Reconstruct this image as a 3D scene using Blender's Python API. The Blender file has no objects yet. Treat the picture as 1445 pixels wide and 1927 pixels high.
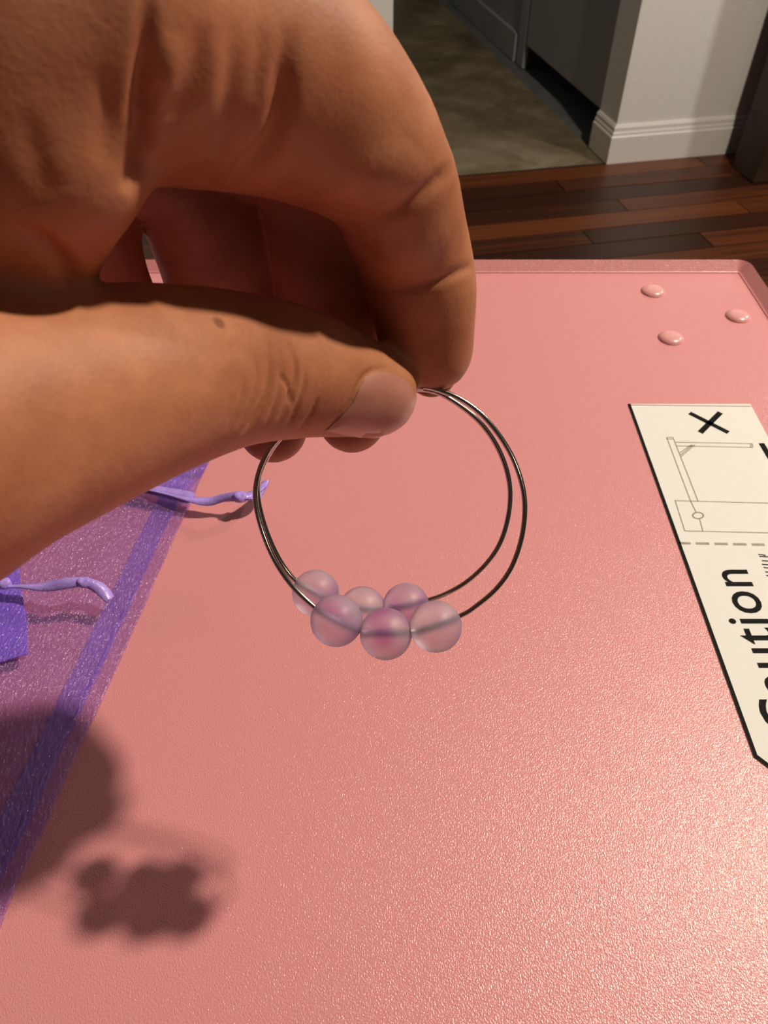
import bpy, bmesh, math, random
import numpy as np
from mathutils import Vector, Matrix
from mathutils.bvhtree import BVHTree

random.seed(7); np.random.seed(7)
scene = bpy.context.scene
COL = scene.collection

# ------------------------------------------------------------------ camera
W, H = 1445.0, 1927.0
FPX = 1447.0
CAM_H = 0.210
PITCH = math.radians(45.8)
CP, SP = math.cos(PITCH), math.sin(PITCH)
cam_data = bpy.data.cameras.new('camera')
cam = bpy.data.objects.new('camera', cam_data); COL.objects.link(cam)
cam.location = (0, 0, CAM_H)
cam.rotation_euler = (math.pi/2 - PITCH, 0, 0)
cam_data.sensor_fit = 'VERTICAL'
cam_data.sensor_height = 36.0
cam_data.lens = 36.0*FPX/H
cam_data.clip_start = 0.005
cam_data.clip_end = 50
cam_data.dof.use_dof = True
cam_data.dof.focus_distance = 0.185
cam_data.dof.aperture_fstop = 44.0
scene.camera = cam

# ------------------------------------------------------------------ world, lights, exposure
world = bpy.data.worlds.new('world'); scene.world = world
world.use_nodes = True
wbg = world.node_tree.nodes['Background']
wbg.inputs[0].default_value = (1.0, 0.86, 0.74, 1)
wbg.inputs[1].default_value = 0.03
scene.view_settings.view_transform = 'Standard'
scene.view_settings.look = 'None'
scene.view_settings.exposure = 0.0
scene.view_settings.gamma = 1.0

def lamp(name, loc, power, radius, color):
    l = bpy.data.lights.new(name, 'POINT'); l.energy = power; l.shadow_soft_size = radius; l.color = color
    o = bpy.data.objects.new(name, l); COL.objects.link(o); o.location = loc
    return o
LK = 1.25
lamp('ceiling_lamp_light', (0.002+0.72*LK, 0.089+0.345*LK, 0.08+LK), 113, 0.042, (1.0, 0.855, 0.67))
lamp('side_lamp_light', (0.002+0.9*1.6, 0.089-0.76*1.6, 0.10+1.6), 12, 0.07, (1.0, 0.82, 0.62))
lamp('far_room_light', (1.7, 1.55, 1.05), 42, 0.05, (1.0, 0.93, 0.84))

# ------------------------------------------------------------------ helpers
def cs(x, y, z):
    """camera frame (right, down, forward, metres) -> world"""
    return Vector((x, -SP*y + CP*z, CAM_H - CP*y - SP*z))
def P(px, py, d):
    """a point seen at photograph position px, py, d metres in front of the camera"""
    return cs((px - W/2)/FPX*d, (py - H/2)/FPX*d, d)
def on_plane(px, py, z=0.0):
    u, v = (px - W/2)/FPX, (py - H/2)/FPX
    drop = SP + CP*v
    d = (CAM_H - z)/drop
    return cs(u*d, v*d, d)
T = lambda px, py, z=0.0: on_plane(px, py, z)

def tag(o, label=None, cat=None, group=None, kind=None):
    if label: o['label'] = label
    if cat: o['category'] = cat
    if group: o['group'] = group
    if kind: o['kind'] = kind
    return o
def empty(name, loc=(0, 0, 0)):
    o = bpy.data.objects.new(name, None); COL.objects.link(o); o.location = loc
    o.empty_display_size = 0.02
    return o
def link(name, me, mat=None, parent=None, smooth=True):
    o = bpy.data.objects.new(name, me); COL.objects.link(o)
    if mat:
        if len(me.materials) == 0: me.materials.append(mat)
    if smooth:
        for p in me.polygons: p.use_smooth = True
    if parent:
        o.parent = parent
        bpy.context.view_layer.update()
        o.matrix_parent_inverse = parent.matrix_world.inverted()
    return o
def from_bm(name, bm, mat=None, parent=None, smooth=False):
    bmesh.ops.recalc_face_normals(bm, faces=bm.faces)
    me = bpy.data.meshes.new(name); bm.to_mesh(me); bm.free()
    return link(name, me, mat, parent, smooth)
def from_data(name, vs, fs, mat=None, parent=None, smooth=True):
    me = bpy.data.meshes.new(name); me.from_pydata([tuple(v) for v in vs], [], fs); me.update()
    return link(name, me, mat, parent, smooth)
def add_box(bm, lo, hi, bevel=0.0, M=None):
    r = bmesh.ops.create_cube(bm, size=1)
    vs = r['verts']
    for v in vs:
        v.co = Vector([(lo[i]+hi[i])/2 + v.co[i]*(hi[i]-lo[i]) for i in range(3)])
    if bevel > 0:
        es = list({e for v in vs for e in v.link_edges})
        rb = bmesh.ops.bevel(bm, geom=es, offset=bevel, segments=2, affect='EDGES', profile=0.5)
        vs = list({v for f in rb['faces'] for v in f.verts} | {v for v in vs if v.is_valid})
    if M is not None:
        for v in vs: v.co = M @ v.co
    return vs
def add_prism(bm, pts, z0, z1):
    a = [bm.verts.new((p[0], p[1], z0)) for p in pts]
    b = [bm.verts.new((p[0], p[1], z1)) for p in pts]
    bm.faces.new(b); bm.faces.new(list(reversed(a)))
    n = len(pts)
    for i in range(n):
        bm.faces.new((a[i], a[(i+1) % n], b[(i+1) % n], b[i]))
def add_stroke(bm, p, q, w, z0, z1):
    p, q = Vector(p[:2]), Vector(q[:2]); d = (q-p).normalized(); n = Vector((-d.y, d.x))*w/2
    add_prism(bm, [p-n, q-n, q+n, p+n], z0, z1)
def catmull(pts, n, closed=False):
    pts = [Vector(p) for p in pts]; out = []; m = len(pts)
    segs = m if closed else m-1
    for i in range(segs):
        g = lambda k: pts[k % m] if closed else pts[max(0, min(m-1, k))]
        p0, p1, p2, p3 = g(i-1), g(i), g(i+1), g(i+2)
        for j in range(n):
            t = j/n
            out.append(0.5*((2*p1)+(p2-p0)*t+(2*p0-5*p1+4*p2-p3)*t*t+(3*p1-p0-3*p2+p3)*t**3))
    if not closed: out.append(pts[-1])
    return out
def tube(path, r, closed=False, ring=10):
    vs, fs = [], []; n = len(path)
    nrm = None
    for i, p in enumerate(path):
        a = path[(i-1) % n] if (closed or i > 0) else p
        b = path[(i+1) % n] if (closed or i < n-1) else p
        t = (b-a).normalized()
        if nrm is None: nrm = t.orthogonal().normalized()
        nrm = (nrm - t*nrm.dot(t)).normalized()
        bi = t.cross(nrm)
        for k in range(ring):
            an = 2*math.pi*k/ring
            vs.append(p + (nrm*math.cos(an)+bi*math.sin(an))*r)
    for i in range(n if closed else n-1):
        j = (i+1) % n
        # closed loops: the twist left over is absorbed in the last segment
        off = 0
        if closed and i == n-1:
            off = min(range(ring), key=lambda o: (vs[i*ring]-vs[j*ring+o]).length)
        for k in range(ring):
            fs.append((i*ring+k, i*ring+(k+1) % ring, j*ring+(k+1+off) % ring, j*ring+(k+off) % ring))
    if not closed:
        fs.append(tuple(range(ring-1, -1, -1))); fs.append(tuple((n-1)*ring+k for k in range(ring)))
    return vs, fs

# ------------------------------------------------------------------ materials
def new_mat(name):
    m = bpy.data.materials.new(name); m.use_nodes = True
    nt = m.node_tree; b = nt.nodes['Principled BSDF']
    return m, nt, b
def node(nt, kind, **kw):
    n = nt.nodes.new(kind)
    for k, v in kw.items():
        if k.startswith('i_'):
            key = k[2:]; n.inputs[int(key) if key.isdigit() else key.replace('_', ' ')].default_value = v
        else: setattr(n, k, v)
    return n
def ramp(nt, stops):
    r = nt.nodes.new('ShaderNodeValToRGB'); els = r.color_ramp.elements
    while len(els) < len(stops): els.new(0.5)
    for e, (p, c) in zip(els, stops): e.position = p; e.color = (*c, 1) if len(c) == 3 else c
    return r
def simple(name, col, rough=0.5, metal=0.0, noise=0.0, nscale=40, bump=0.0, bscale=200, bdist=0.001):
    m, nt, b = new_mat(name)
    b.inputs['Roughness'].default_value = rough; b.inputs['Metallic'].default_value = metal
    tc = node(nt, 'ShaderNodeTexCoord')
    nz = node(nt, 'ShaderNodeTexNoise', i_Scale=nscale, i_Detail=4.0)
    nt.links.new(tc.outputs['Object'], nz.inputs['Vector'])
    lo = tuple(c*(1-noise) for c in col); hi = tuple(min(1, c*(1+noise)) for c in col)
    rp = ramp(nt, [(0.3, lo), (0.7, hi)])
    nt.links.new(nz.outputs['Fac'], rp.inputs[0]); nt.links.new(rp.outputs[0], b.inputs['Base Color'])
    if bump:
        n2 = node(nt, 'ShaderNodeTexNoise', i_Scale=bscale, i_Detail=3.0)
        nt.links.new(tc.outputs['Object'], n2.inputs['Vector'])
        bp = node(nt, 'ShaderNodeBump', i_Strength=bump, i_Distance=bdist)
        nt.links.new(n2.outputs['Fac'], bp.inputs['Height']); nt.links.new(bp.outputs[0], b.inputs['Normal'])
    return m

def mat_table():
    m, nt, b = new_mat('pink_powder_coat')
    tc = node(nt, 'ShaderNodeTexCoord')
    b.inputs['Base Color'].default_value = (0.70, 0.285, 0.305, 1)
    b.inputs['Roughness'].default_value = 0.27
    b.inputs['Specular IOR Level'].default_value = 0.62
    mp = node(nt, 'ShaderNodeMapping'); mp.inputs['Scale'].default_value = (1, 0.75, 1)
    n1 = node(nt, 'ShaderNodeTexNoise', i_Scale=2500.0, i_Detail=1.5, i_Roughness=0.5, i_Distortion=0.4)
    nt.links.new(tc.outputs['Object'], mp.inputs[0]); nt.links.new(mp.outputs[0], n1.inputs['Vector'])
    bp = node(nt, 'ShaderNodeBump', i_Strength=0.55, i_Distance=0.00030)
    nt.links.new(n1.outputs['Fac'], bp.inputs['Height']); nt.links.new(bp.outputs[0], b.inputs['Normal'])
    return m
M_TABLE = mat_table()

def mat_skin():
    m, nt, b = new_mat('skin')
    tc = node(nt, 'ShaderNodeTexCoord')
    n1 = node(nt, 'ShaderNodeTexNoise', i_Scale=85.0, i_Detail=7.0, i_Roughness=0.6)
    nt.links.new(tc.outputs['Object'], n1.inputs['Vector'])
    rp = ramp(nt, [(0.32, (0.35, 0.125, 0.06)), (0.68, (0.47, 0.195, 0.098))])
    nt.links.new(n1.outputs['Fac'], rp.inputs[0])
    # the small mole on the thumb
    mole = P(412, 607, 0.1265)
    sub = node(nt, 'ShaderNodeVectorMath', operation='DISTANCE')
    MOLE_IN.append(sub.inputs[1]); sub.inputs[1].default_value = mole
    nt.links.new(tc.outputs['Object'], sub.inputs[0])
    mr = node(nt, 'ShaderNodeMapRange', i_1=0.0006, i_2=0.0013, i_3=0.8, i_4=0.0)
    nt.links.new(sub.outputs['Value'], mr.inputs[0])
    mx = node(nt, 'ShaderNodeMix', data_type='RGBA'); mx.inputs[7].default_value = (0.16, 0.045, 0.02, 1)
    nt.links.new(mr.outputs[0], mx.inputs[0]); nt.links.new(rp.outputs[0], mx.inputs[6])
    nt.links.new(mx.outputs[2], b.inputs['Base Color'])
    b.inputs['Roughness'].default_value = 0.5
    b.inputs['Specular IOR Level'].default_value = 0.35
    b.inputs['Subsurface Weight'].default_value = 0.12
    b.inputs['Subsurface Radius'].default_value = (1.0, 0.3, 0.15)
    b.inputs['Subsurface Scale'].default_value = 0.0015
    n2 = node(nt, 'ShaderNodeTexVoronoi', i_Scale=1500.0)
    nt.links.new(tc.outputs['Object'], n2.inputs['Vector'])
    n3 = node(nt, 'ShaderNodeTexNoise', i_Scale=420.0, i_Detail=5.0, i_Roughness=0.6, i_Distortion=0.5)
    nt.links.new(tc.outputs['Object'], n3.inputs['Vector'])
    ad = node(nt, 'ShaderNodeMath', operation='MULTIPLY_ADD', i_1=0.25)
    nt.links.new(n2.outputs['Distance'], ad.inputs[0]); nt.links.new(n3.outputs['Fac'], ad.inputs[2])
    bp = node(nt, 'ShaderNodeBump', i_Strength=0.25, i_Distance=0.00035)
    nt.links.new(ad.outputs[0], bp.inputs['Height']); nt.links.new(bp.outputs[0], b.inputs['Normal'])
    return m
MOLE_IN = []
M_SKIN = mat_skin()

def mat_nail():
    m, nt, b = new_mat('fingernail')
    tc = node(nt, 'ShaderNodeTexCoord')
    n1 = node(nt, 'ShaderNodeTexNoise', i_Scale=90.0, i_Detail=2.0)
    nt.links.new(tc.outputs['Object'], n1.inputs['Vector'])
    rp = ramp(nt, [(0.35, (0.42, 0.18, 0.135)), (0.7, (0.48, 0.225, 0.17))])
    nt.links.new(n1.outputs['Fac'], rp.inputs[0]); nt.links.new(rp.outputs[0], b.inputs['Base Color'])
    b.inputs['Roughness'].default_value = 0.33
    b.inputs['Specular IOR Level'].default_value = 0.5
    return m
M_NAIL = mat_nail()
M_NAILTIP = simple('nail_tip', (0.62, 0.42, 0.30), 0.35, noise=0.05)

def mat_bead():
    m, nt, b = new_mat('frosted_purple_bead')
    tc = node(nt, 'ShaderNodeTexCoord'); oi = node(nt, 'ShaderNodeObjectInfo')
    n1 = node(nt, 'ShaderNodeTexNoise', noise_dimensions='4D', i_Scale=130.0, i_Detail=1.0)
    mu = node(nt, 'ShaderNodeMath', operation='MULTIPLY', i_1=37.0)
    nt.links.new(oi.outputs['Random'], mu.inputs[0]); nt.links.new(mu.outputs[0], n1.inputs['W'])
    nt.links.new(tc.outputs['Object'], n1.inputs['Vector'])
    rp = ramp(nt, [(0.42, (0.84, 0.80, 0.88)), (0.54, (0.76, 0.64, 0.84)), (0.68, (0.62, 0.30, 0.70))])
    nt.links.new(n1.outputs['Fac'], rp.inputs[0]); nt.links.new(rp.outputs[0], b.inputs['Base Color'])
    b.inputs['Transmission Weight'].default_value = 0.82
    b.inputs['Roughness'].default_value = 0.44
    b.inputs['IOR'].default_value = 1.36
    b.inputs['Specular IOR Level'].default_value = 0.5
    return m
M_BEAD = mat_bead()
M_WIRE = simple('polished_silver_wire', (0.58, 0.53, 0.48), 0.16, metal=1.0, noise=0.06, nscale=300)

def mat_organza(name, col, alpha, glint=0.35):
    m, nt, b = new_mat(name)
    out = nt.nodes['Material Output']
    tc = node(nt, 'ShaderNodeTexCoord')
    b.inputs['Base Color'].default_value = (*col, 1)
    b.inputs['Roughness'].default_value = 0.3
    b.inputs['Specular IOR Level'].default_value = 0.8
    b.inputs['Sheen Weight'].default_value = 0.4
    mp = node(nt, 'ShaderNodeMapping'); mp.inputs['Scale'].default_value = (1, 0.35, 1)
    nz = node(nt, 'ShaderNodeTexNoise', i_Scale=1500.0, i_Detail=2.0)
    nt.links.new(tc.outputs['Object'], mp.inputs[0]); nt.links.new(mp.outputs[0], nz.inputs['Vector'])
    bp = node(nt, 'ShaderNodeBump', i_Strength=0.6, i_Distance=0.0006)
    nt.links.new(nz.outputs['Fac'], bp.inputs['Height']); nt.links.new(bp.outputs[0], b.inputs['Normal'])
    tr = node(nt, 'ShaderNodeBsdfTransparent'); tr.inputs[0].default_value = (0.93, 0.86, 0.97, 1)
    n2 = node(nt, 'ShaderNodeTexNoise', i_Scale=45.0, i_Detail=3.0)
    nt.links.new(tc.outputs['Object'], n2.inputs['Vector'])
    mr = node(nt, 'ShaderNodeMapRange', i_1=0.3, i_2=0.7, i_3=alpha*0.85, i_4=alpha*1.15)
    nt.links.new(n2.outputs['Fac'], mr.inputs[0])
    mx = node(nt, 'ShaderNodeMixShader')
    nt.links.new(mr.outputs[0], mx.inputs[0]); nt.links.new(tr.outputs[0], mx.inputs[1]); nt.links.new(b.outputs[0], mx.inputs[2])
    gl = node(nt, 'ShaderNodeBsdfGlossy', i_Roughness=0.22); gl.inputs[0].default_value = (0.95, 0.85, 1.0, 1)
    ng = node(nt, 'ShaderNodeTexNoise', i_Scale=1100.0, i_Detail=2.0)
    nt.links.new(mp.outputs[0], ng.inputs['Vector'])
    bg = node(nt, 'ShaderNodeBump', i_Strength=1.0, i_Distance=0.0022)
    nt.links.new(ng.outputs['Fac'], bg.inputs['Height']); nt.links.new(bg.outputs[0], gl.inputs['Normal'])
    m2 = node(nt, 'ShaderNodeMixShader', i_0=glint*0.14)
    nt.links.new(mx.outputs[0], m2.inputs[1]); nt.links.new(gl.outputs[0], m2.inputs[2])
    nt.links.new(m2.outputs[0], out.inputs[0])
    return m
M_ORG = mat_organza('purple_organza', (0.42, 0.19, 0.66), 0.19)
M_ORG2 = mat_organza('purple_organza_hem', (0.24, 0.10, 0.74), 0.55)
M_ORG3 = mat_organza('purple_organza_gathered', (0.22, 0.09, 0.76), 0.66)
M_RIBBON = simple('purple_satin_ribbon', (0.40, 0.27, 0.80), 0.28, noise=0.15, nscale=200, bump=0.4, bscale=900, bdist=0.0005)
M_PAPER = simple('label_paper', (0.79, 0.785, 0.765), 0.6, noise=0.015, nscale=300)
M_PAPER.node_tree.nodes['Principled BSDF'].inputs['Specular IOR Level'].default_value = 0.15
M_INK = simple('black_ink', (0.008, 0.008, 0.008), 0.6)
M_INK.node_tree.nodes['Principled BSDF'].inputs['Specular IOR Level'].default_value = 0.05
M_GREYINK = simple('grey_ink', (0.30, 0.27, 0.23), 0.6, noise=0.2, nscale=900)

def mat_plank():
    m, nt, b = new_mat('dark_red_wood_plank')
    tc = node(nt, 'ShaderNodeTexCoord'); oi = node(nt, 'ShaderNodeObjectInfo')
    mp = node(nt, 'ShaderNodeMapping'); mp.inputs['Scale'].default_value = (1.2, 9.0, 1)
    ad = node(nt, 'ShaderNodeVectorMath', operation='ADD')
    mu = node(nt, 'ShaderNodeVectorMath', operation='SCALE'); mu.inputs['Scale'].default_value = 31.0
    cb = node(nt, 'ShaderNodeCombineXYZ')
    for k in range(3): nt.links.new(oi.outputs['Random'], cb.inputs[k])
    nt.links.new(cb.outputs[0], mu.inputs[0])
    nt.links.new(tc.outputs['Object'], mp.inputs[0]); nt.links.new(mp.outputs[0], ad.inputs[0]); nt.links.new(mu.outputs[0], ad.inputs[1])
    nz = node(nt, 'ShaderNodeTexNoise', i_Scale=1.6, i_Detail=6.0, i_Distortion=0.8)
    nt.links.new(ad.outputs[0], nz.inputs['Vector'])
    sm = node(nt, 'ShaderNodeMath', operation='MULTIPLY_ADD', i_1=0.5)
    nt.links.new(oi.outputs['Random'], sm.inputs[0]); nt.links.new(nz.outputs['Fac'], sm.inputs[2])
    rp = ramp(nt, [(0.35, (0.022, 0.006, 0.0025)), (0.75, (0.060, 0.015, 0.005)), (1.0, (0.17, 0.044, 0.011))])
    nt.links.new(sm.outputs[0], rp.inputs[0]); nt.links.new(rp.outputs[0], b.inputs['Base Color'])
    b.inputs['Roughness'].default_value = 0.42
    return m
M_PLANK = mat_plank()
def mat_concrete():
    m, nt, b = new_mat('stained_concrete')
    tc = node(nt, 'ShaderNodeTexCoord')
    nz = node(nt, 'ShaderNodeTexNoise', i_Scale=4.0, i_Detail=7.0, i_Distortion=0.35, i_Roughness=0.62)
    nt.links.new(tc.outputs['Object'], nz.inputs['Vector'])
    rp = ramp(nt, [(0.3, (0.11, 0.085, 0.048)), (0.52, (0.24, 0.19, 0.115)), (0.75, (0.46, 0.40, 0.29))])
    nt.links.new(nz.outputs['Fac'], rp.inputs[0]); nt.links.new(rp.outputs[0], b.inputs['Base Color'])
    b.inputs['Roughness'].default_value = 0.32
    return m
M_CONC = mat_concrete()
M_WALL = simple('white_wall_paint', (0.80, 0.79, 0.77), 0.75, noise=0.03, nscale=60, bump=0.3, bscale=160, bdist=0.002)
M_TRIM = simple('white_gloss_trim', (0.82, 0.80, 0.77), 0.35, noise=0.02)
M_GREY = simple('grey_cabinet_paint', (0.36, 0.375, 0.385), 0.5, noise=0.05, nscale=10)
M_DARK = simple('dark_recess', (0.02, 0.02, 0.022), 0.7)
M_FLOORSHADE = simple('grey_floor_shade', (0.16, 0.17, 0.18), 0.45, noise=0.15, nscale=12)  # shadow on the hall floor, put into the colour as grey
M_DWOOD = simple('dark_brown_wood', (0.035, 0.017, 0.009), 0.6, noise=0.4, nscale=15)

# ------------------------------------------------------------------ the room
FZ = -0.765
ZC = 2.3
O = on_plane(1146, 305, FZ)                # the wall corner beside the doorway, on the floor
YAW = math.radians(11.8)
A = Vector((math.cos(YAW), math.sin(YAW), 0)); B = Vector((-math.sin(YAW), math.cos(YAW), 0))
RM = Matrix.Translation(O) @ Matrix.Rotation(YAW, 4, 'Z')     # room frame: x along the wall, y into the hall
DOORW = 0.705

def rbox(name, lo, hi, mat, parent=None, bevel=0.0):
    bm = bmesh.new(); add_box(bm, lo, hi, bevel)
    o = from_bm(name, bm, mat)
    o.matrix_world = RM
    if parent:
        bpy.context.view_layer.update()
        o.parent = parent; o.matrix_parent_inverse = parent.matrix_world.inverted()
    return o

floor = rbox('floor', (-3.2, -3.2, -0.06), (2.2, 0.0, -0.012), M_DARK); tag(floor, kind='structure', label='dark red brown wooden plank floor behind the table')
bm = bmesh.new(); add_box(bm, (-0.5, -0.5, -0.5), (0.5, 0.5, 0.5))
plank_me = bpy.data.meshes.new('plank'); bm.to_mesh(plank_me); bm.free(); plank_me.materials.append(M_PLANK)
pw = 0.082
inv = floor.matrix_world.inverted()
for r in range(23):
    x = -1.7 - random.random()*0.5; y1 = -0.012 - r*pw
    while x < 2.0:
        L = random.uniform(0.6, 1.2)
        o = bpy.data.objects.new('plank', plank_me); COL.objects.link(o)
        o.parent = floor
        o.location = (x+L/2, y1-pw/2, -0.006 + random.uniform(-0.0006, 0.0006))
        o.scale = (L-0.003, pw-0.003, 0.012)
        x += L
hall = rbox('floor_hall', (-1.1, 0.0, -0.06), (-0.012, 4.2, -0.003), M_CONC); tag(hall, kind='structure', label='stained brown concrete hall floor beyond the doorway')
ths = rbox('trim_1', (-1.1, -0.012, -0.06), (0.6, 0.0, -0.001), M_DWOOD); tag(ths, kind='structure', label='dark wooden threshold strip at the doorway')

def wall_with_base(name, lo, hi, base_name, x0, x1):
    w = rbox(name, lo, hi, M_WALL); tag(w, kind='structure')
wr = rbox('wall_right', (0.0, 0.0, 0.0), (2.2, 0.13, ZC), M_WALL); tag(wr, kind='structure', label='pale grey wall right of the doorway')
wl = rbox('wall_left', (-3.2, 0.0, 0.0), (-DOORW, 0.13, ZC), M_WALL); tag(wl, kind='structure', label='white wall left of the doorway')

def baseboard(name, path, h, parent_label):
    prof = [(0.0, 0.0), (0.016, 0.0), (0.016, h*0.70), (0.012, h*0.74), (0.012, h*0.80), (0.009, h*0.84), (0.009, h*0.93), (0.004, h), (0.0, h)]
    bm = bmesh.new(); rings = []
    n = len(path)
    for i, p in enumerate(path):
        p = Vector(p)
        dirs = []
        if i > 0: dirs.append((p-Vector(path[i-1])).normalized())
        if i < n-1: dirs.append((Vector(path[i+1])-p).normalized())
        ns = [Vector((d.y, -d.x)) for d in dirs]
        if len(ns) == 2:
            m_ = (ns[0]+ns[1]).normalized(); m_ = m_/max(0.2, m_.dot(ns[0]))
        else: m_ = ns[0]
        rings.append([bm.verts.new((p.x+m_.x*o, p.y+m_.y*o, z)) for o, z in prof])
    for a, b in zip(rings, rings[1:]):
        for k in range(len(prof)-1):
            bm.faces.new((a[k], b[k], b[k+1], a[k+1]))
    bm.faces.new(rings[0]); bm.faces.new(list(reversed(rings[-1])))
    o = from_bm(name, bm, M_TRIM); o.matrix_world = RM
    tag(o, kind='structure', label=parent_label)
    return o
baseboard('baseboard_right', [(-0.0, 0.13), (0.0, 0.0), (2.2, 0.0)], 0.112, 'white moulded baseboard wrapping the wall corner by the doorway')
baseboard('baseboard_left', [(-3.2, 0.0), (-DOORW, 0.0), (-DOORW, 0.13)], 0.112, 'white moulded baseboard left of the doorway')

# grey built-in cupboard along the right of the hall, then the hall wall
gs = rbox('floor_hall_edge', (-0.012, 0.13, -0.06), (1.2, 4.2, -0.003), M_FLOORSHADE); tag(gs, kind='structure', label='hall floor strip under the cupboard with its shade coloured in grey')  # this strip's grey stands in for the shadow beside the cupboard
cup = empty('hall_cupboard', RM @ Vector((0.2, 0.6, 0)))
tag(cup, 'tall grey built-in cupboard inside the dark hall with a black toe gap', 'cupboard')
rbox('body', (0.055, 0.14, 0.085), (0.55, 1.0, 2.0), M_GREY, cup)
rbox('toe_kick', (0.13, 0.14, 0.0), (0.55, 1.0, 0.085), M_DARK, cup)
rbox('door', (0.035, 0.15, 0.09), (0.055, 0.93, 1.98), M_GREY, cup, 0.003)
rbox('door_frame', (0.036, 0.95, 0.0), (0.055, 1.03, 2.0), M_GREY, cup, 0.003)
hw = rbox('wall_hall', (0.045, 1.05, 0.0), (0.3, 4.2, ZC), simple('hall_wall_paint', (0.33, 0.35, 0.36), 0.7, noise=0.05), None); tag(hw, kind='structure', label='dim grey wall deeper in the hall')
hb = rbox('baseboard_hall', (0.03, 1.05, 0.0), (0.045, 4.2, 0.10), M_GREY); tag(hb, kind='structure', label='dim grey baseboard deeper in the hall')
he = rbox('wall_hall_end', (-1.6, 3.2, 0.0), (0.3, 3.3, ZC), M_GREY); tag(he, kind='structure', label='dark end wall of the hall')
hl = rbox('wall_hall_left', (-1.2, 0.13, 0.0), (-1.1, 3.2, ZC), M_WALL); tag(hl, kind='structure', label='left wall of the hall')
hc = rbox('ceiling', (-1.6, 0.0, ZC), (0.6, 3.3, ZC+0.05), M_WALL); tag(hc, kind='structure', label='hall ceiling')

# dark wooden cabinet whose edge shows at the right of the picture
cabp = on_plane(1418, 347, FZ)
cabl = RM.inverted() @ cabp
cab = empty('dark_cabinet', RM @ Vector((cabl.x+0.2, cabl.y+0.1, 0)))
tag(cab, 'dark brown wooden cabinet standing before the pale wall at the right edge', 'cabinet')
cx, cy = cabl.x, cabl.y
rbox('body', (cx, cy+0.004, 0.0), (cx+0.6, cy+0.13, 1.3), M_DWOOD, cab, 0.004)
rbox('door', (cx+0.03, cy-0.012, 0.09), (cx+0.295, cy+0.004, 1.26), M_DWOOD, cab, 0.003)
rbox('door', (cx+0.305, cy-0.012, 0.09), (cx+0.57, cy+0.004, 1.26), M_DWOOD, cab, 0.003)
rbox('top', (cx-0.01, cy-0.02, 1.3), (cx+0.61, cy+0.14, 1.325), M_DWOOD, cab, 0.004)

# ------------------------------------------------------------------ pink table
RX = T(1389, 513).x; FY = T(1100, 514).y
LX, NY = -0.62, -0.26
RW, RH = 0.0062, 0.0050
table = empty('pink_table', (RX-0.4, 0.08, FZ)); tag(table, 'pink metal table with a raised rim and small round bumps', 'table')
bm = bmesh.new(); add_box(bm, (LX, NY, -0.022), (RX+0.002, FY+0.002, 0.0)); from_bm('tabletop', bm, M_TABLE, table)
def rim():
    # inward slope, rounded top, outer side; swept round a rectangle with rounded corners
    prof = [(0.0, -0.003), (0.0, 0.0004), (0.0007, 0.0007), (0.0010, 0.0004), (0.0013, 0.0007), (RW*0.90, RH), (RW*0.96, RH*0.93), (RW, RH*0.6), (RW, -0.024), (0.0, -0.024)]
    bm = bmesh.new(); rings = []
    def corner(cx, cy, a0):
        return [(cx, cy, a0+math.pi/2*k/8) for k in range(9)]
    rc = 0.0008
    path = corner(RX-rc, FY-rc, 0)+corner(LX+rc, FY-rc, math.pi/2)+corner(LX+rc, NY+rc, math.pi)+corner(RX-rc, NY+rc, 1.5*math.pi)
    for (x, y, an) in path:
        c, s = math.cos(an), math.sin(an)
        rings.append([bm.verts.new((x+c*(rc+o), y+s*(rc+o), z)) for o, z in prof])
    n = len(rings)
    for i in range(n):
        a, b = rings[i], rings[(i+1) % n]
        for k in range(len(prof)):
            k2 = (k+1) % len(prof)
            bm.faces.new((a[k], b[k], b[k2], a[k2]))
    return from_bm('rim', bm, M_TABLE, table)
rim()
sp, sf = [], []
R0, HS = 0.0063, 0.0021
prof = [(0.0, HS), (0.35, HS*0.98), (0.6, HS*0.9), (0.8, HS*0.70), (0.93, HS*0.38), (1.0, 0.0), (1.02, -0.001)]
for k, (r, z) in enumerate(prof):
    if k == 0: sp.append((0, 0, z)); continue
    for j in range(24):
        a = 2*math.pi*j/24; sp.append((R0*r*math.cos(a), R0*r*math.sin(a), z))
for j in range(24): sf.append((0, 1+j, 1+(j+1) % 24))
for k in range(len(prof)-2):
    for j in range(24):
        a = 1+k*24; sf.append((a+j, a+24+j, a+24+(j+1) % 24, a+(j+1) % 24))
stud_me = bpy.data.meshes.new('round_bump'); stud_me.from_pydata(sp, [], sf); stud_me.update()
M_STUD = simple('pink_gloss_bump', (0.76, 0.36, 0.37), 0.25, noise=0.02)
stud_me.materials.append(M_STUD)
for (x, y) in ((1228, 549), (1388, 596), (1262, 637)):
    o = link('round_bump', stud_me, None, table); bpy.context.view_layer.update()
    o.matrix_world = Matrix.Translation(T(x, y))
for (x, y) in ((RX-0.06, FY-0.06), (LX+0.06, FY-0.06), (RX-0.06, NY+0.06), (LX+0.06, NY+0.06)):
    bm = bmesh.new(); add_box(bm, (x-0.018, y-0.018, FZ), (x+0.018, y+0.018, -0.022), 0.003); from_bm('leg', bm, M_TABLE, table)

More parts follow.
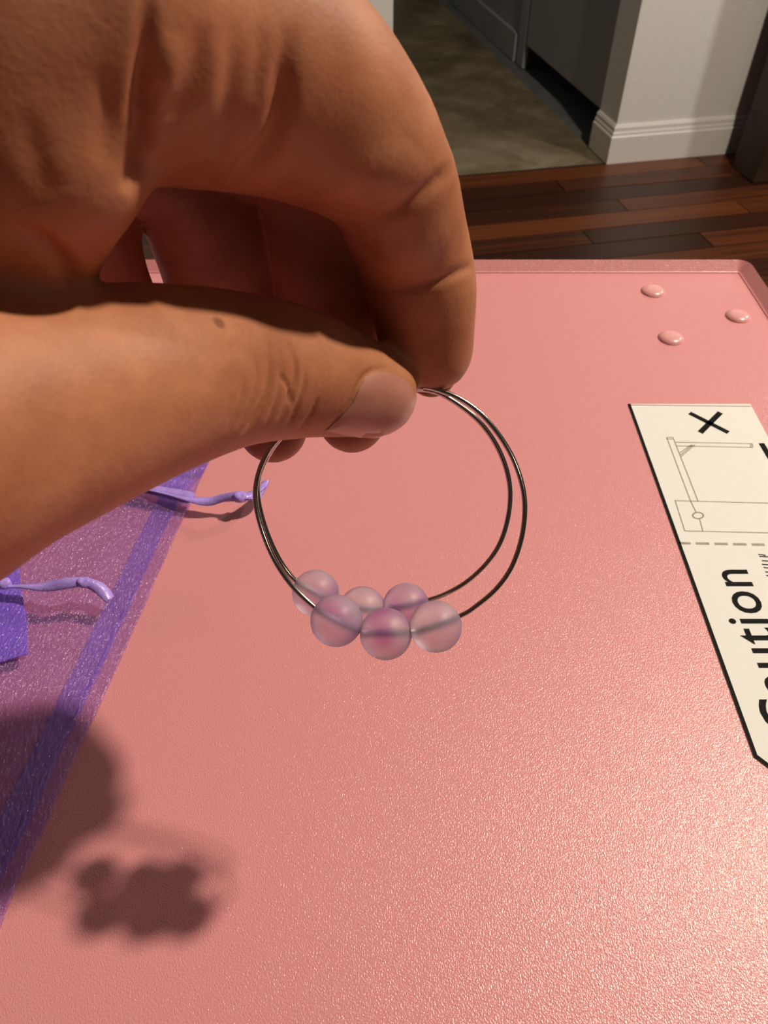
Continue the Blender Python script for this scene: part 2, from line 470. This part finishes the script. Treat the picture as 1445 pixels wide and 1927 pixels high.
# ------------------------------------------------------------------ warning label
lx0 = T(1181, 761).x; lx1 = T(1413, 764).x
ly1 = T(1181, 761).y; lyb = T(1410, 1425).y
lyend = ly1-0.235
ZP = 0.00025
lab = empty('warning_label', ((lx0+lx1)/2, (ly1+lyb)/2, 0)); tag(lab, 'white printed caution label with black left border stuck on the pink table', 'label')
ch = 0.008
cut = lx1+0.001
outline = [(lx0+ch*0.9, lyb-ch), (lx0, lyb), (lx0, ly1), (lx1, ly1), (lx1, lyb-ch)]
bm = bmesh.new(); add_prism(bm, list(reversed(outline)), 0.0, ZP); from_bm('paper', bm, M_PAPER, lab)
def strokes(name, segs, w, mat, z0=ZP, z1=ZP+0.00006):
    bm = bmesh.new()
    for p, q in segs: add_stroke(bm, T(*p), T(*q), w, z0, z1)
    return from_bm(name, bm, mat, lab)
bm = bmesh.new(); bw = 0.0012
add_prism(bm, [(lx0, lyb), (lx0+bw, lyb+0.0006), (lx0+bw, ly1), (lx0, ly1)], ZP, ZP+0.00006)
add_prism(bm, [(lx0+ch*0.9, lyb-ch), (lx0+ch*0.9+0.0012, lyb-ch+0.0006), (lx0+bw, lyb+0.0006), (lx0, lyb)], ZP, ZP+0.00006)
from_bm('border', bm, M_INK, lab)
strokes('border_line', [((1182, 763), (1412, 765.5))], 0.0005, M_GREYINK)
strokes('cross_mark', [((1297, 778), (1370, 815)), ((1355, 777), (1317, 815))], 0.0024, M_INK)
strokes('tick_mark', [((1432, 835), (1462, 885)), ((1462, 885), (1500, 800))], 0.0024, M_INK)
draw = [((1254, 824), (1299, 944)), ((1266, 824), (1313, 944)), ((1254, 824), (1266, 824)), ((1254, 827), (1266, 827)),
        ((1270, 833), (1415, 836)), ((1272, 840), (1415, 843)), ((1415, 836), (1416, 843)), ((1412, 836), (1412, 843)),
        ((1279, 853), (1300, 838)), ((1281, 860), (1307, 838)), ((1280, 857), (1303, 838)),
        ((1269, 943), (1520, 950)), ((1270, 943), (1288, 1000)), ((1288, 1000), (1540, 1006)),
        ((1299, 944), (1309, 964)), ((1316, 978), (1322, 1000))]
strokes('line_drawing', draw, 0.00042, M_GREYINK)
ring_px = [(1313+10*math.cos(a), 971+6*math.sin(a)) for a in np.linspace(0, 2*math.pi, 19)]
strokes('drawn_ring', list(zip(ring_px, ring_px[1:])), 0.0006, M_GREYINK)
strokes('dashed_line', [((1277, 1023), (1299, 1023.4)), ((1309, 1023.6), (1334, 1024)), ((1344, 1024.3), (1369, 1024.7)), ((1379, 1025), (1404, 1025.4)), ((1414, 1025.6), (1438, 1026)), ((1449, 1026.3), (1473, 1026.7))], 0.0011, M_GREYINK)
def text_mesh(name, body, y0, y1, xbase, xtop, mat, zt):
    """lettering that runs up the label: baseline at x = xbase, x-height line at x = xtop"""
    cu = bpy.data.curves.new(name, 'FONT'); cu.body = body; cu.size = 1.0; cu.offset = 0.006; cu.space_character = 1.06; cu.extrude = 0.0; cu.resolution_u = 4
    tmp = bpy.data.objects.new(name+'_t', cu); COL.objects.link(tmp)
    dg = bpy.context.evaluated_depsgraph_get(); dg.update()
    me = bpy.data.meshes.new_from_object(tmp.evaluated_get(dg))
    bpy.data.objects.remove(tmp); bpy.data.curves.remove(cu)
    xs = [v.co.x for v in me.vertices]; a, b = min(xs), max(xs)
    xh = 0.5
    for v in me.vertices:
        X = v.co.x; Y = v.co.y
        v.co = Vector((xbase + (xtop-xbase)*Y/xh, y0+(y1-y0)*(X-a)/(b-a), zt))
    return link(name, me, mat, lab, smooth=False)
nb = T(1414, 1097); nt_ = T(1356, 1090)
ytop = T(1390, 1073).y
ybot = T(1440, 1384).y
text_mesh('lettering', 'Caution', ybot, ytop, nb.x, nt_.x, M_INK, ZP+0.00006)
sb = T(1445, 1070).x
strokes('small_print', [((1426, 1044), (1440, 1046)), ((1428, 1048), (1447, 1049)), ((1433, 1056), (1446, 1057)), ((1433, 1063), (1447, 1064)), ((1436, 1069), (1446, 1070)), ((1439, 1077), (1448, 1078)), ((1441, 1084), (1450, 1085))], 0.0005, M_INK)

# ------------------------------------------------------------------ organza pouches
def noise2(x, y, s):
    from mathutils import noise
    return noise.noise(Vector((x*s, y*s, 3.7)))
def pouch_panel(name, org, ex, ey, w, h, z0, puff, mat, parent, nx=44, ny=60, wr=0.0006, thick=False, flip=1):
    vs, fs = [], []
    for j in range(ny+1):
        for i in range(nx+1):
            s, t = i/nx, j/ny
            p = org - ex*(w*s) - ey*(h*t)
            e = min(1, min(s, 1-s)*w/0.02, min(t, 1-t)*h/0.02)
            e = e*e*(3-2*e)
            p2 = p + ex*(0.0008*noise2(t*h, 0.3, 60))*(1-s)
            z = z0 + puff*e + wr*(noise2(p.x, p.y, 95)+0.7*noise2(p.x+2, p.y*0.6, 210))*(0.35+0.65*e)
            vs.append((p2.x, p2.y, max(z, z0*0.6+0.0002)))
    for j in range(ny):
        for i in range(nx):
            a = j*(nx+1)+i
            fs.append((a, a+1, a+nx+2, a+nx+1))
    return from_data(name, vs, fs, mat, parent)
tr = T(404, 853); br = T(0, 1751)
ey = Vector((tr.x-br.x, tr.y-br.y, 0)).normalized(); ex = Vector((ey.y, -ey.x, 0))
pouch = empty('organza_pouch', (tr.x-0.06, tr.y-0.1, 0)); tag(pouch, 'sheer purple organza pouch lying flat under the hand', 'pouch')
PW, PH = 0.13, 0.225
o0 = Vector((tr.x, tr.y, 0))
pouch_panel('back_panel', o0, ex, ey, PW, PH, 0.0007, 0.0, M_ORG, pouch, wr=0.0002)
pouch_panel('front_panel', o0, ex, ey, PW, PH, 0.0016, 0.0028, M_ORG, pouch, wr=0.0010)
pouch_panel('side_seam', o0 - ex*0.0048 - ey*0.0005, ex, ey, 0.0085, PH-0.001, 0.0011, 0.0, M_ORG2, pouch, nx=8, wr=0.0002)
pouch_panel('stitch_line', o0 - ex*0.0052 - ey*0.0005, ex, ey, 0.0004, PH-0.001, 0.0022, 0.0, M_ORG2, pouch, nx=1, wr=0.0001)
pouch_panel('top_frill', o0 - ey*0.0005, ex, ey, PW, 0.016, 0.0013, 0.0, M_ORG2, pouch, ny=8, wr=0.0002)
pouch_panel('drawstring_channel', o0 - ey*0.021, ex, ey, PW-0.002, 0.010, 0.0050, 0.0002, M_ORG2, pouch, ny=6, wr=0.0003)
def ribbon(name, pts, width, parent, tw=0.0):
    """pts: (px, py, height) ; a flat satin band with a little twist and thickness"""
    path = catmull([T(x, y, z) for x, y, z in pts], 10)
    n = len(path); vs, fs = [], []
    for i, p in enumerate(path):
        t = (path[min(n-1, i+1)]-path[max(0, i-1)]).normalized()
        side = t.cross(Vector((0, 0, 1))).normalized(); up = side.cross(t)
        an = tw*math.sin(i/n*7.0); d = side*math.cos(an)+up*math.sin(an); q = d.cross(t)
        w = width/2*(1+0.12*math.sin(i*0.23))
        for a, b in ((-1, -1), (0, -0.4), (1, -1), (1, 1), (0, 1.6), (-1, 1)):
            vs.append(p + d*w*a + q*0.00025*b)
    for i in range(n-1):
        for k in range(6):
            fs.append((i*6+k, i*6+(k+1) % 6, i*6+6+(k+1) % 6, i*6+6+k))
    fs.append((5, 4, 3, 2, 1, 0)); fs.append(tuple((n-1)*6+k for k in range(6)))
    return from_data(name, vs, fs, M_RIBBON, parent)
ribbon('drawstring_band', [(100, 886, .0066), (200, 902, .0066), (280, 920, .0066), (345, 934, .0062), (362, 938, .006)], 0.0050, pouch, 0.15)
ribbon('drawstring', [(120, 900, .0068), (230, 912, .0068), (300, 927, .0066), (350, 938, .0062), (392, 944, .0058), (420, 937, .0075), (448, 934, .0088), (470, 932, .0080), (497, 914, .0060)], 0.0034, pouch, 0.8)
def knot(name, px, py, z, r, parent):
    bm = bmesh.new(); bmesh.ops.create_uvsphere(bm, u_segments=16, v_segments=10, radius=r)
    c = T(px, py, z)
    for v in bm.verts:
        k = 1+0.22*math.sin(v.co.x/r*4+1)*math.cos(v.co.z/r*3)
        v.co = Vector((v.co.x*1.25*k, v.co.y*0.9*k, v.co.z*0.8*k))+c
    return from_bm(name, bm, M_RIBBON, parent, True)
knot('knot', 452, 936, .0085, 0.0024, pouch)
ribbon('ribbon_tail', [(456, 936, .0085), (478, 940, .007), (492, 925, .006), (500, 905, .006)], 0.0028, pouch, 1.0)
# a second, gathered pouch lying across the first
r0 = T(32, 1032, .007); r1 = T(54, 1226, .007)
ey2 = Vector((r0.x-r1.x, r0.y-r1.y, 0)); h2 = ey2.length; ey2.normalize(); ex2 = Vector((ey2.y, -ey2.x, 0))
pouch2 = empty('organza_pouch', (r0.x-0.03, r0.y-0.03, 0.005)); tag(pouch2, 'gathered deep purple organza pouch end at the left edge on the larger pouch', 'pouch')
pouch_panel('gathered_mouth', Vector((r0.x, r0.y, 0)), ex2, ey2, 0.07, h2, 0.0062, 0.0025, M_ORG3, pouch2, nx=26, ny=26, wr=0.0012)
pouch_panel('back_panel', Vector((r0.x, r0.y, 0)), ex2, ey2, 0.07, h2, 0.0058, 0.0, M_ORG3, pouch2, nx=26, ny=26, wr=0.0002)
ribbon('drawstring', [(-120, 1112, .0115), (-40, 1106, .0115), (30, 1103, .0115), (80, 1104, .0125), (125, 1098, .0145), (160, 1096, .0140), (188, 1108, .0120), (207, 1128, .0095)], 0.0036, pouch2, 0.7)
knot('knot', 158, 1096, .0140, 0.0021, pouch2)
knot('knot', 8, 1098, .0125, 0.0022, pouch2)

# ------------------------------------------------------------------ hoop earrings with beads
def bead_mesh(R=0.0050, bore=0.00068, seg=32, rings=20):
    vs, fs = [], []
    a0 = math.asin(bore/R)
    prof = [(R*math.sin(a), R*math.cos(a)) for a in np.linspace(a0, math.pi-a0, rings)]
    prof += [(bore, z) for z in np.linspace(-R*math.cos(a0)*0.96, R*math.cos(a0)*0.96, 5)]
    n = len(prof)
    for (r, z) in prof:
        for k in range(seg):
            an = 2*math.pi*k/seg; vs.append((r*math.cos(an), r*math.sin(an), z))
    for i in range(n):
        j = (i+1) % n
        for k in range(seg):
            fs.append((i*seg+k, j*seg+k, j*seg+(k+1) % seg, i*seg+(k+1) % seg))
    me = bpy.data.meshes.new('bead'); me.from_pydata(vs, [], fs); me.update(); me.materials.append(M_BEAD)
    return me
BEAD = bead_mesh()
def earring(pts, beads, label, bs=1.0):
    wp = [P(*p) for p in pts]
    path = catmull(wp, 14, True)
    root = empty('hoop_earring', P(pts[0][0], pts[0][1], pts[0][2]))
    tag(root, label, 'earring', 'pair of beaded hoop earrings held in the hand')
    vs, fs = tube(path, 0.00052, True, 12)
    from_data('wire_hoop', vs, fs, M_WIRE, root)
    if bs > 1:
        cv, cf = tube(catmull([P(768, 726, .1508), P(783, 727, .1506), P(797, 729, .1505)], 6), 0.00085, False, 12)
        from_data('clasp', cv, cf, M_WIRE, root)
    for (bx, by, bd) in beads:
        c = P(bx, by, bd)
        i = min(range(len(path)), key=lambda k: (path[k]-c).length)
        t = (path[(i+2) % len(path)]-path[i-2]).normalized()
        o = link('bead', BEAD, None, root)
        q = t.to_track_quat('Z', 'Y').to_matrix().to_4x4()
        bpy.context.view_layer.update()
        o.matrix_world = Matrix.Translation(path[i]) @ q @ Matrix.Rotation(random.random()*6.28, 4, 'Z') @ Matrix.Scale(bs, 4)
    return root
front = [(785, 727, 0.1505), (822, 733, 0.1505), (868, 752, 0.1507), (908, 782, 0.1509), (944, 826, 0.1512), (970, 874, 0.1516), (985, 926, 0.1520), (987, 972, 0.1523), (979, 1022, 0.1527), (960, 1072, 0.1531), (930, 1112, 0.1534), (890, 1145, 0.1536), (868, 1158, 0.1537), (820, 1179, 0.1539), (773, 1189, 0.1540), (726, 1193, 0.1540), (678, 1188, 0.1540), (633, 1168, 0.1538), (595, 1145, 0.1536), (552, 1105, 0.1533), (518, 1056, 0.1530), (494, 1000, 0.1526), (481, 945, 0.1521), (484, 900, 0.1518), (500, 858, 0.1515), (528, 820, 0.1512), (570, 785, 0.1560), (620, 757, 0.1580), (680, 737, 0.1580), (740, 727, 0.1550)]
earring(front, [(820, 1179, .154), (726, 1193, .154), (633, 1168, .154)], 'front silver hoop earring with three large frosted purple beads', 1.045)
back = [(785, 732, 0.1516), (826, 740, 0.1518), (868, 765, 0.1524), (905, 797, 0.1531), (934, 838, 0.1541), (953, 884, 0.1551), (960, 930, 0.1562), (955, 978, 0.1573), (940, 1024, 0.1584), (914, 1062, 0.1592), (878, 1095, 0.1600), (840, 1117, 0.1605), (810, 1128, 0.1608), (764, 1141, 0.1611), (724, 1147, 0.1612), (682, 1147, 0.1612), (636, 1136, 0.1609), (594, 1116, 0.1605), (560, 1096, 0.1600), (530, 1060, 0.1592), (504, 1006, 0.1579), (488, 950, 0.1567), (486, 905, 0.1556), (502, 862, 0.1546), (530, 822, 0.1537), (572, 788, 0.1575), (622, 762, 0.1600), (682, 744, 0.1600), (740, 733, 0.1550)]
earring(back, [(764, 1141, .161), (682, 1146, .161), (594, 1116, .1605)], 'rear silver hoop earring hanging behind with three frosted purple beads', 0.98)

# ------------------------------------------------------------------ the hand: one continuous surface from a distance field
# camera-frame millimetres while modelling
def q(px, py, d, r): return (np.array([(px-W/2)/FPX*d, (py-H/2)/FPX*d, d], dtype=np.float32), r)
GH = 1.0
lo = np.array([-215., -98., 20.]); hi = np.array([24., 30., 186.])
dim = np.ceil((hi-lo)/GH).astype(int)+1
gx = (lo[0]+np.arange(dim[0])*GH).astype(np.float32); gy = (lo[1]+np.arange(dim[1])*GH).astype(np.float32); gz = (lo[2]+np.arange(dim[2])*GH).astype(np.float32)
BIG = 12.0
def smin(a, b, k):
    h = np.clip(0.5+0.5*(b-a)/k, 0, 1)
    return b*(1-h)+a*h-k*h*(1-h)
def cone(F, a, ra, b, rb, k):
    pad = 12.0
    mn = np.minimum(a-ra, b-rb)-pad; mx = np.maximum(a+ra, b+rb)+pad
    i0 = np.maximum(0, np.floor((mn-lo)/GH).astype(int)); i1 = np.minimum(dim, np.ceil((mx-lo)/GH).astype(int)+1)
    if (i1 <= i0).any(): return
    s = tuple(slice(i0[k_], i1[k_]) for k_ in range(3))
    X = gx[s[0]][:, None, None]; Y = gy[s[1]][None, :, None]; Z = gz[s[2]][None, None, :]
    ab = b-a; L2 = float((ab*ab).sum())+1e-6
    t = np.clip(((X-a[0])*ab[0]+(Y-a[1])*ab[1]+(Z-a[2])*ab[2])/L2, 0, 1)
    d = np.sqrt((X-a[0]-t*ab[0])**2+(Y-a[1]-t*ab[1])**2+(Z-a[2]-t*ab[2])**2)-(ra+(rb-ra)*t)
    d = np.minimum(d, BIG)
    F[s] = smin(F[s], d, k)
def chain(pts, k=1.5, sub=4):
    F = np.full(dim, BIG, np.float32)
    # smooth the chain first so the finger bends in a curve
    arr = [Vector((*p, )) for p, r in pts]; rr = [r for p, r in pts]
    path = catmull(arr, sub); rad = []
    for i in range(len(rr)-1):
        for j in range(sub): rad.append(rr[i]+(rr[i+1]-rr[i])*j/sub)
    rad.append(rr[-1])
    for i in range(len(path)-1):
        cone(F, np.array(path[i], np.float32), rad[i], np.array(path[i+1], np.float32), rad[i+1], k if False else 0.6)
    return F
index = chain([q(160, 20, 90, 18.8), q(430, 110, 102, 16.4), q(590, 192, 112, 14.4), q(716, 312, 122, 10.9), q(766, 440, 136, 10.45), q(792, 540, 144, 10.25), q(802, 625, 150, 9.3), q(814, 664, 152, 7.6)])
middle = chain([q(240, 120, 112, 13), q(470, 200, 126, 12.5), q(600, 315, 138, 12.2), q(622, 440, 152, 13.0), q(636, 560, 162, 13.0), q(655, 700, 166, 9.2), q(662, 789, 167, 7.4)])
ring = chain([q(170, 170, 118, 13), q(340, 300, 136, 12), q(404, 440, 152, 12.6), q(432, 560, 162, 12.0), q(490, 720, 168, 9.2), q(513, 806, 170, 7.7)])
pinky = chain([q(80, 200, 116, 12), q(130, 340, 128, 9.6), q(172, 445, 138, 8.3), q(203, 545, 146, 8.2), q(290, 690, 160, 7.6), q(340, 730, 164, 6.8)])
thumb = chain([q(-230, 850, 86, 18.7), q(0, 790, 97, 16.4), q(150, 752, 106, 15.2), q(300, 715, 116, 14.0), q(430, 697, 126, 12.6), q(540, 700, 135, 11.7), q(640, 720, 142.5, 9.97), q(706, 742, 146.5, 8.0)])
palm = np.full(dim, BIG, np.float32)
def pc(a, b, k=4.0): cone(palm, a[0], a[1], b[0], b[1], k)
pc(q(50, 90, 84, 13.4), q(45, 260, 87, 13.2))                   # the web that bulges towards the camera
pc(q(45, 260, 87, 13.2), q(30, 400, 95, 10.4))
pc(q(30, 400, 95, 10.4), q(-60, 520, 97, 10.7))
pc(q(-60, 520, 100, 12.0), q(-230, 850, 92, 20.0))
pc(q(-60, 40, 82, 17), q(160, 20, 86, 17))
pc(q(-200, 250, 88, 20), q(-60, 40, 84, 18))
pc(q(-200, 250, 100, 20), q(100, 90, 108, 15))
pc(q(-200, 250, 104, 18), q(60, 150, 120, 13))
pc(q(-250, 350, 110, 16), q(40, 190, 120, 12))
wrist = np.array([-78., -30., 92.], np.float32); elbow = np.array([-190., -10., 55.], np.float32)
pc((wrist, 24.0), q(-200, 250, 94, 22)); pc((wrist, 24.0), q(-230, 850, 92, 19)); pc((wrist, 24.0), (elbow, 30.0))
F = smin(middle, ring, 0.7); F = smin(F, pinky, 0.7)
F = smin(F, index, 1.0)
F = smin(F, palm, 3.5)
F = smin(F, thumb, 2.2)
del middle, ring, pinky, index, thumb, palm
def surface_nets(F):
    S = F < 0
    nx, ny, nz = F.shape
    c = np.zeros((nx-1, ny-1, nz-1), np.uint8)
    for i in (0, 1):
        for j in (0, 1):
            for k in (0, 1):
                c += S[i:nx-1+i, j:ny-1+j, k:nz-1+k]
    act = (c > 0) & (c < 8)
    idx = np.argwhere(act)
    vid = -np.ones(act.shape, np.int64); vid[act] = np.arange(len(idx))
    acc = np.zeros((len(idx), 3)); cnt = np.zeros(len(idx))
    cor = [np.array((i, j, k)) for i in (0, 1) for j in (0, 1) for k in (0, 1)]
    val = {tuple(o): F[idx[:, 0]+o[0], idx[:, 1]+o[1], idx[:, 2]+o[2]].astype(float) for o in cor}
    for o in cor:
        for ax in range(3):
            if o[ax] == 0:
                p = o.copy(); p[ax] = 1
                a, b = val[tuple(o)], val[tuple(p)]
                m = (a < 0) != (b < 0)
                t = np.where(m, a/np.where(m, a-b, 1), 0)
                pos = np.tile(o.astype(float), (len(idx), 1)); pos[:, ax] = t
                acc[m] += pos[m]; cnt[m] += 1
    V = (idx + acc/np.maximum(cnt, 1)[:, None])*GH + lo
    Q = []
    for ax in range(3):
        a1, a2 = (ax+1) % 3, (ax+2) % 3
        s0 = [slice(None)]*3; s1 = [slice(None)]*3
        s0[ax] = slice(0, -1); s1[ax] = slice(1, None)
        A_, B_ = S[tuple(s0)], S[tuple(s1)]
        e = np.argwhere(A_ != B_)
        ok = (e[:, a1] > 0) & (e[:, a2] > 0) & (e[:, a1] < F.shape[a1]-1) & (e[:, a2] < F.shape[a2]-1)
        e = e[ok]
        def g(d1, d2):
            p = e.copy(); p[:, a1] -= d1; p[:, a2] -= d2
            return vid[p[:, 0], p[:, 1], p[:, 2]]
        quad = np.stack([g(1, 1), g(0, 1), g(0, 0), g(1, 0)], 1)
        fl = A_[e[:, 0], e[:, 1], e[:, 2]]
        quad[~fl] = quad[~fl][:, ::-1]
        Q.append(quad)
    return V, np.concatenate(Q)
V, Q = surface_nets(F)
# light smoothing of the grid steps
def smooth(V, Q, it, lam=0.5):
    e = np.concatenate([Q[:, [0, 1]], Q[:, [1, 2]], Q[:, [2, 3]], Q[:, [3, 0]]])
    for _ in range(it):
        s = np.zeros_like(V); n = np.zeros(len(V))
        np.add.at(s, e[:, 0], V[e[:, 1]]); np.add.at(n, e[:, 0], 1)
        np.add.at(s, e[:, 1], V[e[:, 0]]); np.add.at(n, e[:, 1], 1)
        V = V + lam*(s/np.maximum(n, 1)[:, None]-V)
    return V
V = smooth(V, Q, 3)
me = bpy.data.meshes.new('hand_cage'); me.from_pydata(V.tolist(), [], Q.tolist()); me.update()
tmp = bpy.data.objects.new('hand_cage', me); COL.objects.link(tmp)
sm = tmp.modifiers.new('s', 'SUBSURF'); sm.levels = 1
dg = bpy.context.evaluated_depsgraph_get(); dg.update()
hand_me = bpy.data.meshes.new_from_object(tmp.evaluated_get(dg))
bpy.data.objects.remove(tmp)
n = len(hand_me.vertices)
co = np.zeros(n*3, np.float32); hand_me.vertices.foreach_get('co', co); co = co.reshape(-1, 3).astype(float)
no = np.zeros(n*3, np.float32); hand_me.vertices.foreach_get('normal', no); no = no.reshape(-1, 3).astype(float)
ppx = co[:, 0]/co[:, 2]*FPX+W/2; ppy = co[:, 1]/co[:, 2]*FPX+H/2
vd = co/np.linalg.norm(co, axis=1)[:, None]
facing = np.clip(-(no*vd).sum(1)*2.0, 0, 1)
def seg_dist(poly):
    best = np.full(n, 1e9); par = np.zeros(n)
    for i_, (a, b) in enumerate(zip(poly, poly[1:])):
        a = np.array(a, float); b = np.array(b, float); ab = b-a
        t = np.clip(((ppx-a[0])*ab[0]+(ppy-a[1])*ab[1])/(ab@ab), 0, 1)
        dd = np.hypot(ppx-a[0]-t*ab[0], ppy-a[1]-t*ab[1]); nb_ = dd < best
        best = np.where(nb_, dd, best); par = np.where(nb_, (i_+t)/(len(poly)-1), par)
    return best, np.sin(np.clip(np.minimum(par, 1-par)*2.6, 0, 1)*math.pi/2)**1.5
def crease(poly, w, depth, zmax=1e9, zmin=0):
    d, tp = seg_dist(catmull2(poly)); m = facing*tp*np.exp(-(d/w)**2)*((co[:, 2] < zmax) & (co[:, 2] > zmin))
    disp[:] += -depth*m
def catmull2(poly):
    return [(p.x, p.y) for p in catmull([Vector((x, y, 0)) for x, y in poly], 6)]
disp = np.zeros(n)
# folds at the base of the index finger
crease([(282, -60), (272, 110), (268, 200), (271, 260), (258, 320), (235, 370)], 18, 2.0, 118)
crease([(385, 40), (372, 120), (335, 200), (290, 232)], 20, 0.6, 118)
crease([(440, 30), (434, 150), (418, 260), (400, 300)], 17, 0.35, 118)
crease([(490, 40), (487, 120), (476, 200)], 15, 0.22, 118)
crease([(548, 40), (538, 120), (530, 200), (505, 275), (455, 325), (430, 350)], 20, 1.5, 122)
crease([(360, 270), (310, 310), (262, 322)], 18, 0.4, 118)
crease([(300, 150), (292, 190), (282, 220)], 14, 0.5, 118)
crease([(330, 60), (320, 140), (300, 210)], 20, -0.35, 118)
crease([(405, 60), (400, 160), (370, 250)], 20, -0.3, 118)
crease([(40, 200), (75, 320), (100, 380)], 30, 0.35, 118)
crease([(190, 120), (200, 220), (190, 320)], 22, 0.35, 118)
# index joint creases
crease([(592, 402), (660, 420), (730, 405), (790, 368), (834, 328), (860, 300)], 14, 0.95, 145)
crease([(640, 400), (700, 395), (760, 365)], 9, 0.3, 140)
crease([(686, 540), (750, 545), (820, 530), (882, 503), (900, 490)], 10, 0.6, 155)
crease([(700, 470), (760, 470), (820, 450)], 40, -0.35, 150)
crease([(540, 330), (620, 345), (700, 330), (780, 270)], 45, -1.0, 150)
crease([(660, 480), (740, 480), (850, 430)], 35, -0.5, 150)
# thumb web crease
crease([(10, 425), (60, 446), (105, 480), (150, 530), (165, 550)], 18, 1.3, 130)
# thumb joint wrinkles
for poly, w, dp in (([(505, 640), (512, 690), (502, 745), (478, 790), (452, 822)], 5, 0.45), ([(545, 640), (558, 700), (545, 750), (520, 800)], 4.5, 0.38),
                    ([(528, 650), (532, 700), (520, 755), (496, 806)], 3.5, 0.25), ([(480, 660), (485, 710), (470, 765), (440, 815)], 4, 0.22),
                    ([(575, 690), (572, 730), (555, 775), (535, 812)], 4, 0.25), ([(462, 700), (452, 760), (420, 815)], 5, 0.18), ([(600, 745), (585, 780), (560, 812)], 4, 0.2),
                    ([(520, 690), (545, 735), (548, 770)], 3.5, 0.2)):
    crease(poly, w, dp*1.7, 146)
# nail bed: the skin is a little lower where the nail plate sits
nail_poly = [(613, 810), (640, 785), (662, 760), (678, 728), (694, 708), (716, 700), (740, 704), (764, 718), (780, 738), (785, 760), (781, 783), (768, 802), (746, 816), (720, 823), (690, 824), (650, 818)]
crease([(606, 812), (636, 785), (657, 760), (673, 728), (690, 704), (714, 694), (742, 697)], 5, 0.5, 160)
# fingerprint-like ridges on the outer edge of the index tip are left to the material's relief
co2 = co + no*disp[:, None]
wc = np.empty_like(co2)
wc[:, 0] = co2[:, 0]; wc[:, 1] = -SP*co2[:, 1]+CP*co2[:, 2]; wc[:, 2] = CAM_H*1000-CP*co2[:, 1]-SP*co2[:, 2]
wc /= 1000.0
hand_me.vertices.foreach_set('co', wc.astype(np.float32).ravel()); hand_me.update()
hand_me.name = 'hand'
hand = link('person', hand_me, M_SKIN)
tag(hand, 'bare left hand and forearm pinching two beaded hoop earrings', 'person')
dg = bpy.context.evaluated_depsgraph_get(); dg.update()
bvh = BVHTree.FromObject(hand, dg)
CAMP = Vector((0, 0, CAM_H))
def hit(px, py):
    d = (P(px, py, 1.0)-CAMP).normalized()
    return bvh.ray_cast(CAMP, d)
h = hit(412, 607)
if h[0] is not None:
    for s in MOLE_IN: s.default_value = h[0]

# ---- thumb nail: a curved plate laid on the thumb end
def nail_plate():
    dense = catmull2(nail_poly+[nail_poly[0]])
    c = np.array([715., 765.])
    rings = 9; pts = []
    P2 = np.array(dense[:-1]); m = len(P2)
    grid = [[None]*m for _ in range(rings+1)]
    for r in range(rings+1):
        f = r/rings
        for k in range(m):
            p = c+(P2[k]-c)*f
            hh = hit(*p)
            g = 0.985
            while hh[0] is None or (hh[0]-CAMP).length > 0.175:
                hh = hit(*(c+(p-c)*g)); g -= 0.015
                if g < 0.5: break
            off = 0.00045*(1-f**6)+0.00012
            grid[r][k] = hh[0]+hh[1]*off
    vs, fs = [], []
    vs.append(grid[0][0])
    for r in range(1, rings+1): vs += grid[r]
    for k in range(m): fs.append((0, 1+(k+1) % m, 1+k))
    for r in range(rings-1):
        for k in range(m):
            a = 1+r*m; fs.append((a+k, a+(k+1) % m, a+m+(k+1) % m, a+m+k))
    o = from_data('thumb_nail', vs, fs, M_NAIL, hand)
    bm = bmesh.new(); bm.from_mesh(o.data); bmesh.ops.recalc_face_normals(bm, faces=bm.faces)
    for _ in range(3): bmesh.ops.smooth_vert(bm, verts=[v for v in bm.verts if not v.is_boundary], factor=0.5, use_axis_x=True, use_axis_y=True, use_axis_z=True)
    bm.to_mesh(o.data); bm.free()
    for p_ in o.data.polygons: p_.use_smooth = True
    o['label'] = 'smooth pinkish thumb nail'
    return o
nail_plate()
# ---- index nail, on the far side of the finger end, its edge showing below the tip
def far_nail():
    vs, fs = [], []
    n1, n2 = 10, 10
    for j in range(n2+1):
        for i in range(n1+1):
            a = (i/n1-0.5)*1.9; t = j/n2
            half = 1.0-0.35*max(0, t-0.6)**2*6
            px = 812+62*math.sin(a)*half; py = 640+108*t-20*(math.sin(a)**2)*t
            d = 0.1545+0.0035*math.cos(a)-0.0015*t
            vs.append(P(px, py, d))
    for j in range(n2):
        for i in range(n1):
            a = j*(n1+1)+i; fs.append((a, a+1, a+n1+2, a+n1+1))
    o = from_data('index_nail', vs, fs, M_NAILTIP, hand)
    md = o.modifiers.new('t', 'SOLIDIFY'); md.thickness = 0.0005
    o['label'] = 'pale tip of the index finger nail'
far_nail()
